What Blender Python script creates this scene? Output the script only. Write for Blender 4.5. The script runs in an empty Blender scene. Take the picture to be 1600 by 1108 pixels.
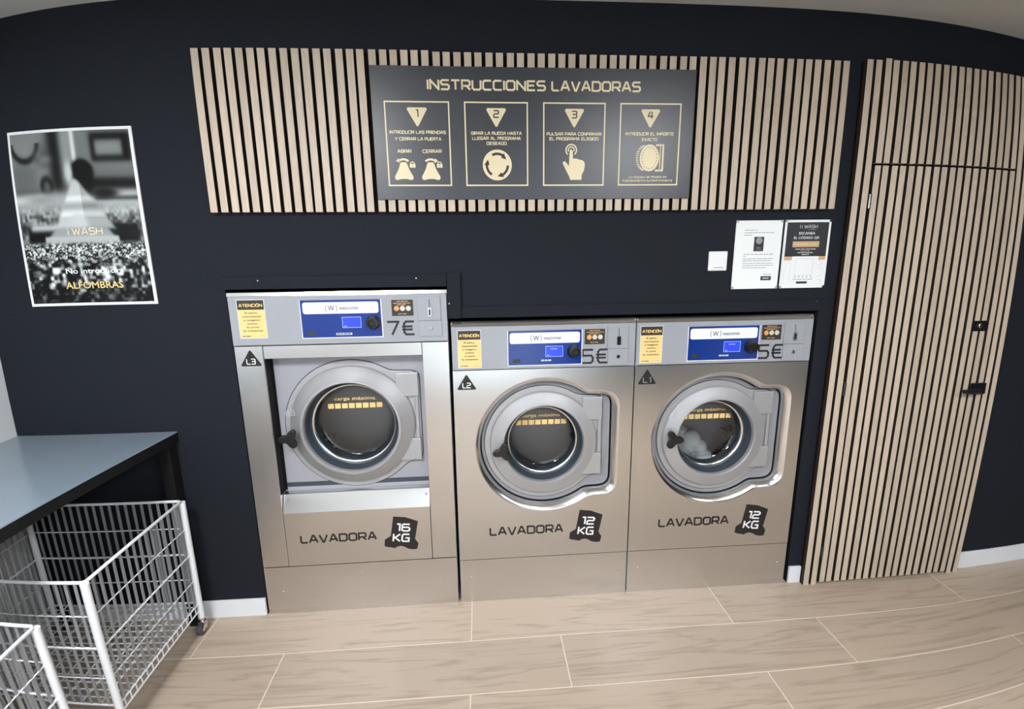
import bpy, bmesh, math, random
import numpy as np
from mathutils import Matrix, Vector

random.seed(4)
S = bpy.context.scene
COL = S.collection
PI = math.pi

# ------------------------------------------------------------------ camera
CAM_LOC = (1.10973, -2.00317, 1.63406)
YAW, PITCH, ROLL = (-0.068699, -0.203632, 0.012682)
LENS = (1.098691, -0.005457, -0.516276, 0.263268)          # view angle against distance from the picture's centre
cam = bpy.data.cameras.new('camera')
cam_ob = bpy.data.objects.new('camera', cam)
COL.objects.link(cam_ob)
cam.type = 'PANO'
cam.panorama_type = 'FISHEYE_LENS_POLYNOMIAL'   # ultra-wide phone lens with its barrel distortion
cam.sensor_fit = 'HORIZONTAL'
cam.sensor_width = 36.0
cam.fisheye_fov = math.radians(179)
cam.fisheye_polynomial_k0 = 0.0
for _i, _k in enumerate(LENS):
    setattr(cam, 'fisheye_polynomial_k%d' % (_i + 1), -_k / 18.0 ** (_i + 1))
_R = Matrix.Rotation(YAW, 3, 'Z') @ Matrix.Rotation(PITCH, 3, 'X') @ Matrix.Rotation(ROLL, 3, 'Y')
_M = (_R @ Matrix.Rotation(PI / 2, 3, 'X')).to_4x4()
_M.translation = CAM_LOC
cam_ob.matrix_world = _M
S.camera = cam_ob

# ------------------------------------------------------------------ world, exposure
S.view_settings.view_transform = 'Standard'
S.view_settings.look = 'None'
S.view_settings.exposure = 0.12
S.view_settings.gamma = 1.0
S.view_settings.use_curve_mapping = False
S.cycles.use_denoising = True
S.cycles.max_bounces = 10
S.cycles.transparent_max_bounces = 12
S.cycles.sample_clamp_indirect = 6.0
W = bpy.data.worlds.new('world')
S.world = W
W.use_nodes = True
W.node_tree.nodes['Background'].inputs[0].default_value = (0.75, 0.85, 1, 1)
W.node_tree.nodes['Background'].inputs[1].default_value = 0.6

LAMPS = [(0.05, -1.9, 64.0), (2.45, -2.3, 62.0), (4.4, -2.3, 18.0)]   # x, y, strength
WINDOW_STRENGTH = 1.7

# ------------------------------------------------------------------ materials
def srgb(r, g, b):
    f = lambda c: (c / 255 / 12.92) if c / 255 <= .04045 else ((c / 255 + .055) / 1.055) ** 2.4
    return (f(r), f(g), f(b), 1)

def mat(name, col, rough=.5, metal=0.0, spec=.5, noise=0.0, nscale=(30, 30, 30), bump=0.0, emit=0.0, aniso=0.0, coat=0.0):
    """Principled with a procedural noise that varies colour and relief a little."""
    m = bpy.data.materials.new(name)
    m.use_nodes = True
    nt = m.node_tree
    p = nt.nodes['Principled BSDF']
    p.inputs['Base Color'].default_value = col
    p.inputs['Roughness'].default_value = rough
    p.inputs['Metallic'].default_value = metal
    p.inputs['Specular IOR Level'].default_value = spec
    if coat:
        p.inputs['Coat Weight'].default_value = coat
        p.inputs['Coat Roughness'].default_value = .08
    if emit:
        p.inputs['Emission Color'].default_value = col
        p.inputs['Emission Strength'].default_value = emit
    if aniso:
        p.inputs['Anisotropic'].default_value = aniso
        tg = nt.nodes.new('ShaderNodeTangent')
        tg.direction_type = 'RADIAL'
        tg.axis = 'Z'
        nt.links.new(tg.outputs[0], p.inputs['Tangent'])
    if noise or bump:
        tc = nt.nodes.new('ShaderNodeTexCoord')
        mp = nt.nodes.new('ShaderNodeMapping')
        mp.inputs['Scale'].default_value = nscale
        nz = nt.nodes.new('ShaderNodeTexNoise')
        nz.inputs['Scale'].default_value = 1.0
        nz.inputs['Detail'].default_value = 4
        nt.links.new(tc.outputs['Object'], mp.inputs[0])
        nt.links.new(mp.outputs[0], nz.inputs['Vector'])
        if noise:
            mr = nt.nodes.new('ShaderNodeMapRange')
            mr.inputs['From Min'].default_value = .25
            mr.inputs['From Max'].default_value = .75
            mr.inputs['To Min'].default_value = 1 - noise
            mr.inputs['To Max'].default_value = 1 + noise
            hv = nt.nodes.new('ShaderNodeHueSaturation')
            hv.inputs['Color'].default_value = col
            nt.links.new(nz.outputs['Fac'], mr.inputs['Value'])
            nt.links.new(mr.outputs[0], hv.inputs['Value'])
            nt.links.new(hv.outputs[0], p.inputs['Base Color'])
        if bump:
            b = nt.nodes.new('ShaderNodeBump')
            b.inputs['Strength'].default_value = bump
            b.inputs['Distance'].default_value = .002
            nt.links.new(nz.outputs['Fac'], b.inputs['Height'])
            nt.links.new(b.outputs[0], p.inputs['Normal'])
    return m

def wood_mat(name, dark, light, scale, rough=.5, axis='Z', contrast=1.0, coat=0.0, spec=.4):
    """Grain running along one axis; every board (mesh island) gets its own stretch of grain and tint."""
    m = bpy.data.materials.new(name)
    m.use_nodes = True
    nt = m.node_tree
    N = nt.nodes.new
    L = nt.links.new
    p = nt.nodes['Principled BSDF']
    p.inputs['Roughness'].default_value = rough
    p.inputs['Specular IOR Level'].default_value = spec
    geo = N('ShaderNodeNewGeometry')
    tc = N('ShaderNodeTexCoord')
    off = N('ShaderNodeVectorMath'); off.operation = 'SCALE'
    cmb = N('ShaderNodeCombineXYZ')
    for k in range(3):
        mu = N('ShaderNodeMath'); mu.operation = 'MULTIPLY'; mu.inputs[1].default_value = (37.0, 53.0, 71.0)[k]
        L(geo.outputs['Random Per Island'], mu.inputs[0]); L(mu.outputs[0], cmb.inputs[k])
    add = N('ShaderNodeVectorMath'); add.operation = 'ADD'
    L(tc.outputs['Object'], add.inputs[0]); L(cmb.outputs[0], add.inputs[1])
    mp = N('ShaderNodeMapping'); mp.inputs['Scale'].default_value = scale
    L(add.outputs[0], mp.inputs[0])
    n1 = N('ShaderNodeTexNoise'); n1.inputs['Scale'].default_value = 1; n1.inputs['Detail'].default_value = 5; n1.inputs['Distortion'].default_value = .6
    L(mp.outputs[0], n1.inputs['Vector'])
    ring = N('ShaderNodeMath'); ring.operation = 'MULTIPLY'; ring.inputs[1].default_value = 7.0
    L(n1.outputs['Fac'], ring.inputs[0])
    fr = N('ShaderNodeMath'); fr.operation = 'PINGPONG'; fr.inputs[1].default_value = .5
    L(ring.outputs[0], fr.inputs[0])
    mp2 = N('ShaderNodeMapping'); mp2.inputs['Scale'].default_value = tuple(c * 9 if c > min(scale) else c * 3 for c in scale)
    L(add.outputs[0], mp2.inputs[0])
    n2 = N('ShaderNodeTexNoise'); n2.inputs['Scale'].default_value = 1; n2.inputs['Detail'].default_value = 3
    L(mp2.outputs[0], n2.inputs['Vector'])
    mix = N('ShaderNodeMath'); mix.operation = 'MULTIPLY_ADD'; mix.inputs[1].default_value = .9 * contrast
    L(fr.outputs[0], mix.inputs[0])
    m3 = N('ShaderNodeMath'); m3.operation = 'MULTIPLY'; m3.inputs[1].default_value = .7 * contrast
    L(n2.outputs['Fac'], m3.inputs[0]); L(m3.outputs[0], mix.inputs[2])
    cr = N('ShaderNodeValToRGB')
    cr.color_ramp.elements[0].color = dark; cr.color_ramp.elements[0].position = .12
    cr.color_ramp.elements[1].color = light; cr.color_ramp.elements[1].position = .55
    L(mix.outputs[0], cr.inputs[0])
    hv = N('ShaderNodeHueSaturation')
    mr = N('ShaderNodeMapRange'); mr.inputs['To Min'].default_value = .92; mr.inputs['To Max'].default_value = 1.08
    L(geo.outputs['Random Per Island'], mr.inputs['Value']); L(mr.outputs[0], hv.inputs['Value'])
    L(cr.outputs[0], hv.inputs['Color']); L(hv.outputs[0], p.inputs['Base Color'])
    return m

def glass_mat(name, tint=(.93, .95, .95, 1)):
    m = bpy.data.materials.new(name)
    m.use_nodes = True
    nt = m.node_tree
    nt.nodes.clear()
    N = nt.nodes.new; L = nt.links.new
    o = N('ShaderNodeOutputMaterial'); mx = N('ShaderNodeMixShader'); fr = N('ShaderNodeFresnel'); fr.inputs[0].default_value = 1.75
    t = N('ShaderNodeBsdfTransparent'); t.inputs[0].default_value = tint
    g = N('ShaderNodeBsdfGlossy'); g.inputs['Roughness'].default_value = .03
    nz = N('ShaderNodeTexNoise'); nz.inputs['Scale'].default_value = 14
    b = N('ShaderNodeBump'); b.inputs['Strength'].default_value = .12; b.inputs['Distance'].default_value = .004
    L(nz.outputs['Fac'], b.inputs['Height']); L(b.outputs[0], g.inputs['Normal'])
    L(fr.outputs[0], mx.inputs[0]); L(t.outputs[0], mx.inputs[1]); L(g.outputs[0], mx.inputs[2]); L(mx.outputs[0], o.inputs[0])
    return m

def attr_mat(name, rough=.35):
    """Printed picture: colours come from the print's own colour attribute."""
    m = bpy.data.materials.new(name)
    m.use_nodes = True
    nt = m.node_tree
    a = nt.nodes.new('ShaderNodeAttribute'); a.attribute_name = 'print'
    p = nt.nodes['Principled BSDF']
    p.inputs['Roughness'].default_value = rough
    p.inputs['Specular IOR Level'].default_value = .22
    nt.links.new(a.outputs['Color'], p.inputs['Base Color'])
    return m

M = {}
M['wall'] = mat('black wall paint', (.0138, .0163, .0222, 1), .75, spec=.12, noise=.12, nscale=(90, 90, 90), bump=.25)
M['white_wall'] = mat('white wall paint', (.72, .74, .74, 1), .7, noise=.03, nscale=(4, 4, 4))
M['ceiling'] = mat('ceiling paint', (.52, .52, .50, 1), .85, noise=.03, nscale=(3, 3, 3))
M['base_white'] = mat('white skirting', (.78, .80, .84, 1), .4, noise=.02, nscale=(8, 8, 8))
M['grout'] = mat('pale grout', (.72, .63, .51, 1), .8, noise=.06, nscale=(60, 60, 60))
M['tile'] = wood_mat('oak look floor tile', (.285, .22, .165, 1), (.44, .352, .27, 1), (.8, 10.0, 1), .34, contrast=1.0, spec=.5)
M['slat'] = wood_mat('oak slat', (.46, .375, .285, 1), (.58, .485, .385, 1), (60, 60, 2.4), .45, contrast=.8)
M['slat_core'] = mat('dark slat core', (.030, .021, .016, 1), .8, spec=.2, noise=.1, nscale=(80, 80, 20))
M['felt'] = mat('black felt backing', (.012, .008, .007, 1), .95, spec=.1, noise=.2, nscale=(200, 200, 200))
M['steel'] = mat('brushed steel', (.68, .67, .665, 1), .27, 1.0, noise=.035, nscale=(2.5, 2.5, 500), aniso=.55)
M['steel_bright'] = mat('polished steel', (.78, .77, .76, 1), .22, 1.0, noise=.02, nscale=(3, 3, 60))
M['grey_paint'] = mat('grey lacquer', (.33, .335, .375, 1), .35, spec=.5, noise=.02, nscale=(20, 20, 20))
M['recess_grey'] = mat('shaded grey lacquer', (.25, .255, .275, 1), .35, noise=.02, nscale=(20, 20, 20))  # darker copy of the grey lacquer, with the recess's shade in its colour
M['console'] = mat('silver grey console', (.33, .345, .375, 1), .33, spec=.5, noise=.015, nscale=(20, 20, 20))
M['silver'] = mat('silver door lacquer', (.43, .43, .445, 1), .46, .5, noise=.02, nscale=(30, 30, 30))
M['gasket'] = mat('slate rubber gasket', (.045, .058, .075, 1), .4, noise=.08, nscale=(25, 25, 25))
M['black'] = mat('black plastic', (.008, .008, .009, 1), .3, noise=.1, nscale=(60, 60, 60))
M['matte'] = mat('matte black board', (.006, .006, .0065, 1), .65, spec=.25, noise=.1, nscale=(30, 30, 30))
M['seam'] = mat('dark seam', (.01, .01, .012, 1), .7, noise=.1, nscale=(60, 60, 60))
M['black_vinyl'] = mat('black vinyl', (.013, .010, .010, 1), .5, noise=.1, nscale=(40, 40, 40))
M['blue'] = mat('blue panel print', (.006, .035, .235, 1), .16, spec=.5, noise=.05, nscale=(10, 10, 10))
M['lcd'] = mat('blue lcd', (.02, .05, .85, 1), .2, emit=.55, noise=.05, nscale=(40, 40, 40))
M['lcd_line'] = mat('lcd pixels', (.32, .45, 1, 1), .3, emit=.5, noise=.02)
M['white'] = mat('white print', (.86, .87, .88, 1), .35, noise=.01, nscale=(30, 30, 30))
M['navy'] = mat('navy print', (.02, .05, .12, 1), .4, noise=.05)
M['yellow'] = mat('yellow sticker', (.86, .62, .25, 1), .45, noise=.03, nscale=(30, 30, 30))
M['tan'] = mat('tan print', (.62, .40, .20, 1), .45, noise=.03)
M['brown'] = mat('dark brown print', (.035, .025, .018, 1), .45, noise=.06)
M['gold'] = mat('pale gold vinyl', (.80, .70, .46, 1), .4, noise=.02, nscale=(30, 30, 30))
M['grey_print'] = mat('grey print', (.30, .31, .33, 1), .5, noise=.03)
M['pale_print'] = mat('pale grey print', (.62, .64, .66, 1), .5, noise=.03)
M['ink'] = mat('charcoal print', (.03, .033, .038, 1), .35, noise=.05)
M['sign'] = mat('black sign face', (.014, .018, .027, 1), .37, spec=.9, noise=.05, nscale=(6, 6, 6))
M['orange'] = mat('copper coin print', (.72, .36, .12, 1), .4, noise=.05)
M['coin_silver'] = mat('silver coin print', (.62, .60, .52, 1), .4, noise=.05)
M['glass'] = glass_mat('clear door glass')
M['drum'] = mat('drum steel', (.17, .16, .15, 1), .22, 1.0, noise=.15, nscale=(12, 12, 12))
_nt = M['drum'].node_tree
_tc = _nt.nodes.new('ShaderNodeTexCoord'); _vo = _nt.nodes.new('ShaderNodeTexVoronoi'); _vo.inputs['Scale'].default_value = 55; _vo.inputs['Randomness'].default_value = .15
_lt = _nt.nodes.new('ShaderNodeMath'); _lt.operation = 'GREATER_THAN'; _lt.inputs[1].default_value = .28
_nt.links.new(_tc.outputs['Object'], _vo.inputs['Vector']); _nt.links.new(_vo.outputs['Distance'], _lt.inputs[0])
_nt.links.new(_lt.outputs[0], _nt.nodes['Principled BSDF'].inputs['Metallic'])     # drum perforations
M['foam'] = mat('white suds', (.80, .83, .86, 1), .8, noise=.06, nscale=(20, 20, 20), bump=.6)
M['strip'] = mat('grey coated strip', (.27, .28, .29, 1), .5, noise=.04, nscale=(30, 30, 30))
M['wire'] = mat('white coated wire', (.80, .82, .85, 1), .35, noise=.02, nscale=(30, 30, 30))
M['table_top'] = mat('grey laminate', (.19, .235, .28, 1), .2, noise=.03, nscale=(5, 5, 5))
M['paper'] = mat('white paper', (.86, .89, .89, 1), .5, noise=.01, nscale=(10, 10, 10))
M['chrome'] = mat('chrome', (.75, .75, .76, 1), .12, 1.0, noise=.02)
M['brass'] = mat('brass cylinder', (.70, .55, .33, 1), .25, 1.0, noise=.03)
M['rubber'] = mat('grey wheel rubber', (.06, .06, .065, 1), .5, noise=.08)
M['daylight'] = mat('bright shop window', (.80, .92, 1, 1), .4, emit=WINDOW_STRENGTH, noise=.02, nscale=(2, 2, 2))
M['emboss'] = mat('light grey embossing', (.60, .61, .63, 1), .4, noise=.02)
M['poster'] = attr_mat('poster print', .3)

# ------------------------------------------------------------------ mesh helpers
class MB:
    def __init__(s):
        s.v = []; s.f = []; s.m = []; s.mats = []
    def mi(s, m):
        if m not in s.mats: s.mats.append(m)
        return s.mats.index(m)
    def add(s, vs, fs, m):
        o = len(s.v); k = s.mi(m)
        s.v += [tuple(p) for p in vs]
        s.f += [tuple(i + o for i in f) for f in fs]
        s.m += [k] * len(fs)
        return s
    def box(s, x0, x1, y0, y1, z0, z1, m):
        vs = [(x, y, z) for z in (z0, z1) for y in (y0, y1) for x in (x0, x1)]
        return s.add(vs, [(0, 2, 3, 1), (4, 5, 7, 6), (0, 1, 5, 4), (2, 6, 7, 3), (0, 4, 6, 2), (1, 3, 7, 5)], m)
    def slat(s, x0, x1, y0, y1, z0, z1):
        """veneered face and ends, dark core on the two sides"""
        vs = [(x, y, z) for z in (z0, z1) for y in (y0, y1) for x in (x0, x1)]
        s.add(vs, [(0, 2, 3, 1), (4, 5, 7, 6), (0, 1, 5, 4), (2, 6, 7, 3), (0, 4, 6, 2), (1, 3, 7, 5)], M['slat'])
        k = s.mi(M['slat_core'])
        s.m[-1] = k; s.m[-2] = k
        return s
    def poly(s, pts, y0, y1, m):
        """xz outline (counter-clockwise seen from the front, -y) extruded from y0 (front) to y1."""
        n = len(pts)
        a = sum(pts[i][0] * pts[(i + 1) % n][1] - pts[(i + 1) % n][0] * pts[i][1] for i in range(n))
        if a < 0: pts = pts[::-1]
        vs = [(x, y0, z) for x, z in pts]
        fs = [tuple(range(n))]
        if y1 is not None:
            vs += [(x, y1, z) for x, z in pts]
            fs += [tuple(range(2 * n - 1, n - 1, -1))] + [(i, i + n, (i + 1) % n + n, (i + 1) % n) for i in range(n)]
        return s.add(vs, fs, m)
    def rect(s, x0, x1, z0, z1, y, m, y1=None):
        return s.poly([(x0, z0), (x1, z0), (x1, z1), (x0, z1)], y, y1, m)
    def rrect(s, x0, x1, z0, z1, r, y0, y1, m, n=5):
        pts = []
        for cx, cz, a0 in ((x1 - r, z0 + r, -90), (x1 - r, z1 - r, 0), (x0 + r, z1 - r, 90), (x0 + r, z0 + r, 180)):
            for i in range(n + 1):
                a = math.radians(a0 + 90 * i / n)
                pts.append((cx + r * math.cos(a), cz + r * math.sin(a)))
        return s.poly(pts, y0, y1, m)
    def frame(s, x0, x1, z0, z1, w, y, m, y1=None):
        for q in ((x0, x1, z0, z0 + w), (x0, x1, z1 - w, z1), (x0, x0 + w, z0 + w, z1 - w), (x1 - w, x1, z0 + w, z1 - w)):
            s.rect(*q, y, m, y1)
        return s
    def disc(s, cx, cz, r, y, m, n=28, y1=None, rx=None):
        rx = rx or r
        return s.poly([(cx + rx * math.cos(2 * PI * i / n), cz + r * math.sin(2 * PI * i / n)) for i in range(n)], y, y1, m)
    def arc(s, cx, cz, r0, r1, a0, a1, y, m, n=14):
        p = [math.radians(a0 + (a1 - a0) * i / n) for i in range(n + 1)]
        vs = [(cx + r * math.cos(a), y, cz + r * math.sin(a)) for a in p for r in (r0, r1)]
        fs = [(2 * i, 2 * i + 1, 2 * i + 3, 2 * i + 2) for i in range(n)]
        if a1 < a0: fs = [f[::-1] for f in fs]
        return s.add(vs, fs, m)
    def lathe(s, cx, cz, prof, m, n=72, y=0.0):
        """profile of (radius, y) turned about an axis along y; normals face the viewer when radius shrinks towards -y."""
        vs = []; fs = []
        for r, yy in prof:
            for i in range(n):
                a = 2 * PI * i / n
                vs.append((cx + r * math.cos(a), y + yy, cz + r * math.sin(a)))
        for k in range(len(prof) - 1):
            for i in range(n):
                j = (i + 1) % n
                fs.append((k * n + i, k * n + j, (k + 1) * n + j, (k + 1) * n + i))
        return s.add(vs, fs, m)
    def tube(s, path, r, m, n=8, caps=True):
        P = [Vector(p) for p in path]
        vs = []; fs = []
        up = None
        for i, p in enumerate(P):
            d = (P[min(i + 1, len(P) - 1)] - P[max(i - 1, 0)]).normalized()
            if up is None:
                up = d.orthogonal().normalized()
            up = (up - d * up.dot(d)).normalized()
            b = d.cross(up)
            for k in range(n):
                a = 2 * PI * k / n
                vs.append(p + (up * math.cos(a) + b * math.sin(a)) * r)
        for i in range(len(P) - 1):
            for k in range(n):
                j = (k + 1) % n
                fs.append((i * n + k, i * n + j, (i + 1) * n + j, (i + 1) * n + k))
        if caps:
            fs.append(tuple(range(n - 1, -1, -1)))
            fs.append(tuple(range((len(P) - 1) * n, len(P) * n)))
        return s.add(vs, fs, m)
    def strokes(s, lines, w, y, m):
        """flat ribbons in the xz plane facing -y"""
        for L in lines:
            n = len(L)
            for i in range(n - 1):
                s.lift = (getattr(s, 'lift', 0) + 1) % 5      # crossing strokes lie a hair apart
                (x0, z0), (x1, z1) = L[i], L[i + 1]
                dx, dz = x1 - x0, z1 - z0
                l = math.hypot(dx, dz)
                if l < 1e-9: continue
                dx /= l; dz /= l
                e0 = w * .42 if i > 0 else w * .1
                e1 = w * .42 if i < n - 2 else w * .1
                ax, az, bx, bz = x0 - dx * e0, z0 - dz * e0, x1 + dx * e1, z1 + dz * e1
                nx, nz = -dz * w / 2, dx * w / 2
                s.poly([(ax - nx, az - nz), (bx - nx, bz - nz), (bx + nx, bz + nz), (ax + nx, az + nz)], y - s.lift * .00008, None, m)
        return s
    def text(s, txt, x, z, h, w, y, m, align='L', width=None, slant=0.0, rot=0.0):
        """squared techno capitals; x, z = left (or centre) of the baseline"""
        L, tot = layout(txt)
        k = h
        kx = (width / tot) if width else h
        x0 = x - (tot * kx / 2 if align == 'C' else 0)
        c, sn = math.cos(rot), math.sin(rot)
        out = []
        for l in L:
            q = []
            for a, b in l:
                px, pz = a * kx + b * k * slant + (x0 - x), b * k
                q.append((x + px * c - pz * sn, z + px * sn + pz * c))
            out.append(q)
        return s.strokes(out, w, y, m)
    def type(s, txt, x, z, h, y, m, align='L', width=None, rot=0.0):
        """upper and lower case lettering"""
        vs, fs, w = font_mesh(txt)
        k = h / .72
        kx = (width / w) if width else k
        ox = -w * kx / 2 if align == 'C' else 0
        c, sn = math.cos(rot), math.sin(rot)
        out = []
        for a, b in vs:
            px, pz = a * kx + ox, b * k
            out.append((x + px * c - pz * sn, y, z + px * sn + pz * c))
        return s.add(out, fs, m)
    def build(s, name, parent=None, smooth=None, bevel=0.0, seg=2):
        me = bpy.data.meshes.new(name)
        me.from_pydata(s.v, [], s.f)
        for m in s.mats: me.materials.append(m)
        me.polygons.foreach_set('material_index', s.m)
        if smooth is not None:
            me.polygons.foreach_set('use_smooth', [True] * len(s.f))
            me.update()
            me.set_sharp_from_angle(angle=math.radians(smooth))
        me.update()
        o = bpy.data.objects.new(name, me)
        COL.objects.link(o)
        if parent: o.parent = parent
        if bevel:
            b = o.modifiers.new('bevel', 'BEVEL')
            b.width = bevel; b.segments = seg; b.limit_method = 'ANGLE'; b.angle_limit = math.radians(40)
        return o

# squared stroke capitals on a unit-height grid
_c = .16
def _o(w, parts):
    return (w, parts)
GL = {
 'A': (.86, [[(0, 0), (.36, 1), (.50, 1), (.86, 0)], [(.13, .32), (.73, .32)]]),
 'B': (.8, [[(0, 0), (0, 1), (.64, 1), (.78, .86), (.78, .64), (.66, .52), (0, .52)], [(.66, .52), (.8, .38), (.8, .14), (.66, 0), (0, 0)]]),
 'C': (.8, [[(.8, 1), (.16, 1), (0, .84), (0, .16), (.16, 0), (.8, 0)]]),
 'D': (.82, [[(0, 0), (0, 1), (.64, 1), (.82, .82), (.82, .18), (.64, 0), (0, 0)]]),
 'E': (.74, [[(.74, 1), (0, 1), (0, 0), (.74, 0)], [(0, .52), (.64, .52)]]),
 'F': (.7, [[(.7, 1), (0, 1), (0, 0)], [(0, .5), (.62, .5)]]),
 'G': (.82, [[(.82, 1), (.16, 1), (0, .84), (0, .16), (.16, 0), (.82, 0), (.82, .48), (.42, .48)]]),
 'H': (.8, [[(0, 0), (0, 1)], [(.8, 0), (.8, 1)], [(0, .5), (.8, .5)]]),
 'I': (.0, [[(0, 0), (0, 1)]]),
 'J': (.6, [[(.6, 1), (.6, .16), (.44, 0), (0, 0)]]),
 'K': (.8, [[(0, 0), (0, 1)], [(.76, 1), (.2, .5), (.8, 0)], [(0, .5), (.2, .5)]]),
 'L': (.7, [[(0, 1), (0, .14), (.14, 0), (.7, 0)]]),
 'M': (1.0, [[(0, 0), (0, 1), (.5, .3), (1, 1), (1, 0)]]),
 'N': (.82, [[(0, 0), (0, 1), (.82, 0), (.82, 1)]]),
 'O': (.82, [[(.16, 0), (0, .16), (0, .84), (.16, 1), (.66, 1), (.82, .84), (.82, .16), (.66, 0), (.16, 0)]]),
 'P': (.78, [[(0, 0), (0, 1), (.64, 1), (.78, .86), (.78, .54), (.64, .4), (0, .4)]]),
 'Q': (.82, [[(.16, 0), (0, .16), (0, .84), (.16, 1), (.66, 1), (.82, .84), (.82, .16), (.66, 0), (.16, 0)], [(.5, .25), (.85, -.1)]]),
 'R': (.8, [[(0, 0), (0, 1), (.64, 1), (.78, .86), (.78, .54), (.64, .4), (0, .4)], [(.42, .4), (.8, 0)]]),
 'S': (.78, [[(.78, 1), (.14, 1), (0, .86), (0, .66), (.14, .52), (.64, .52), (.78, .38), (.78, .14), (.64, 0), (0, 0)]]),
 'T': (.8, [[(0, 1), (.8, 1)], [(.4, 1), (.4, 0)]]),
 'U': (.82, [[(0, 1), (0, .16), (.16, 0), (.66, 0), (.82, .16), (.82, 1)]]),
 'V': (.84, [[(0, 1), (.36, 0), (.48, 0), (.84, 1)]]),
 'W': (1.1, [[(0, 1), (.25, 0), (.55, .8), (.85, 0), (1.1, 1)]]),
 'X': (.8, [[(0, 0), (.8, 1)], [(0, 1), (.8, 0)]]),
 'Y': (.8, [[(0, 1), (.4, .5), (.8, 1)], [(.4, .5), (.4, 0)]]),
 'Z': (.8, [[(0, 1), (.8, 1), (0, 0), (.8, 0)]]),
 '1': (.3, [[(0, 1), (.3, 1), (.3, 0)]]),
 '2': (.78, [[(0, 1), (.64, 1), (.78, .86), (.78, .66), (.64, .52), (.14, .52), (0, .38), (0, 0), (.78, 0)]]),
 '3': (.78, [[(0, 1), (.64, 1), (.78, .86), (.78, .64), (.66, .52), (.12, .52)], [(.66, .52), (.78, .38), (.78, .14), (.64, 0), (0, 0)]]),
 '4': (.82, [[(.62, 0), (.62, 1)], [(.3, 1), (0, .3), (.82, .3)]]),
 '5': (.78, [[(.78, 1), (0, 1), (0, .56), (.64, .56), (.78, .42), (.78, .14), (.64, 0), (0, 0)]]),
 '6': (.78, [[(.74, 1), (.14, 1), (0, .86), (0, .14), (.14, 0), (.64, 0), (.78, .14), (.78, .38), (.64, .54), (0, .54)]]),
 '7': (.78, [[(0, 1), (.78, 1), (.3, 0)]]),
 '\u20ac': (.84, [[(.84, 1), (.28, 1), (.14, .84), (.14, .16), (.28, 0), (.84, 0)], [(0, .62), (.72, .62)], [(0, .38), (.72, .38)]]),
}
ACC = {'\u00c1': 'A', '\u00d3': 'O', '\u00c9': 'E', '\u00cd': 'I'}
def layout(txt, gap=.26):
    L = []; x = 0.0
    for ch in txt:
        if ch == ' ':
            x += .55; continue
        base = ACC.get(ch, ch)
        w, parts = GL[base]
        for p in parts:
            L.append([(a + x, b) for a, b in p])
        if ch in ACC:
            L.append([(x + w / 2 - .05, 1.14), (x + w / 2 + .15, 1.32)])
        x += w + gap
    return L, max(x - gap, .01)

_fc = {}
def font_mesh(txt):
    if txt in _fc: return _fc[txt]
    cu = bpy.data.curves.new('t', 'FONT')
    cu.body = txt; cu.size = 1.0; cu.offset = .012; cu.resolution_u = 2
    o = bpy.data.objects.new('t', cu)
    COL.objects.link(o)
    dg = bpy.context.evaluated_depsgraph_get()
    dg.update()
    me = bpy.data.meshes.new_from_object(o.evaluated_get(dg))
    vs = [(v.co.x, v.co.y) for v in me.vertices]
    fs = [tuple(p.vertices) for p in me.polygons]
    fs = [f if me.polygons[i].normal.z > 0 else f[::-1] for i, f in enumerate(fs)]
    w = max(v[0] for v in vs)
    bpy.data.objects.remove(o); bpy.data.meshes.remove(me); bpy.data.curves.remove(cu)
    _fc[txt] = (vs, fs, w)
    return _fc[txt]

def tag(o, label, cat, group=None):
    o['label'] = label; o['category'] = cat
    if group: o['group'] = group
    return o
def thing(name, label, cat, loc=(0, 0, 0), group=None, rz=0.0):
    o = bpy.data.objects.new(name, None)
    o.empty_display_size = .1
    COL.objects.link(o)
    o.location = loc; o.rotation_euler = (0, 0, rz)
    return tag(o, label, cat, group)
def struct(o):
    o['kind'] = 'structure'
    return o
def lab(o, label):
    o['label'] = label
    return o
def dup(o, parent=None):
    c = o.copy(); COL.objects.link(c)
    if parent: c.parent = parent
    for ch in list(o.children): dup(ch, c)
    return c

# ------------------------------------------------------------------ the room
XL, XR, YB, H = -.876, 5.0, -3.5, 2.5915
TW, TL = .2557, 1.184
f = MB()
f.box(XL - .1, XR + .1, YB - .1, .75, -.08, -.0004, M['grout'])
row = 0
y1 = -.2449 + TW
g = .0021
while y1 > YB:
    y0 = y1 - TW
    x = (1.0378 if row % 2 == 0 else 1.4301) - 4 * TL
    while x < XR:
        a, b = max(x + g, XL), min(x + TL - g, XR)
        if b > a:
            f.box(a, b, max(y0 + g, YB), min(y1 - g, .75), -.02, 0, M['tile'])
        x += TL
    row += 1; y1 = y0
struct(f.build('floor'))

struct(MB().box(XL - .1, XR + .1, YB - .1, .8, H, H + .1, M['ceiling']).build('ceiling'))

# back wall of the picture: painted black, with the bay the machines are built into
w = MB()
BX0, BXM, BX1 = .079, .9795, 2.632       # bay limits
BZ3, BZ12 = 1.520, 1.384
WT = .12
w.box(XL - .1, BX0, 0, WT, 0, H, M['wall'])
w.box(BX1, XR + .1, 0, WT, 0, H, M['wall'])
w.box(BX0, BXM, 0, WT, BZ3, H, M['wall'])
w.box(BXM, BX1, 0, WT, BZ12, H, M['wall'])
struct(w.build('wall_back'))
w = MB()
w.box(BX0 - .05, BX1 + .05, .72, .78, 0, BZ3 + .1, M['wall'])
w.box(BX0 - .05, BX0, WT, .72, 0, BZ3 + .1, M['wall'])
w.box(BX1, BX1 + .05, WT, .72, 0, BZ3 + .1, M['wall'])
w.box(BX0 - .05, BX1 + .05, WT, .72, BZ3 + .05, BZ3 + .1, M['wall'])
struct(w.build('wall_bay'))

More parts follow.
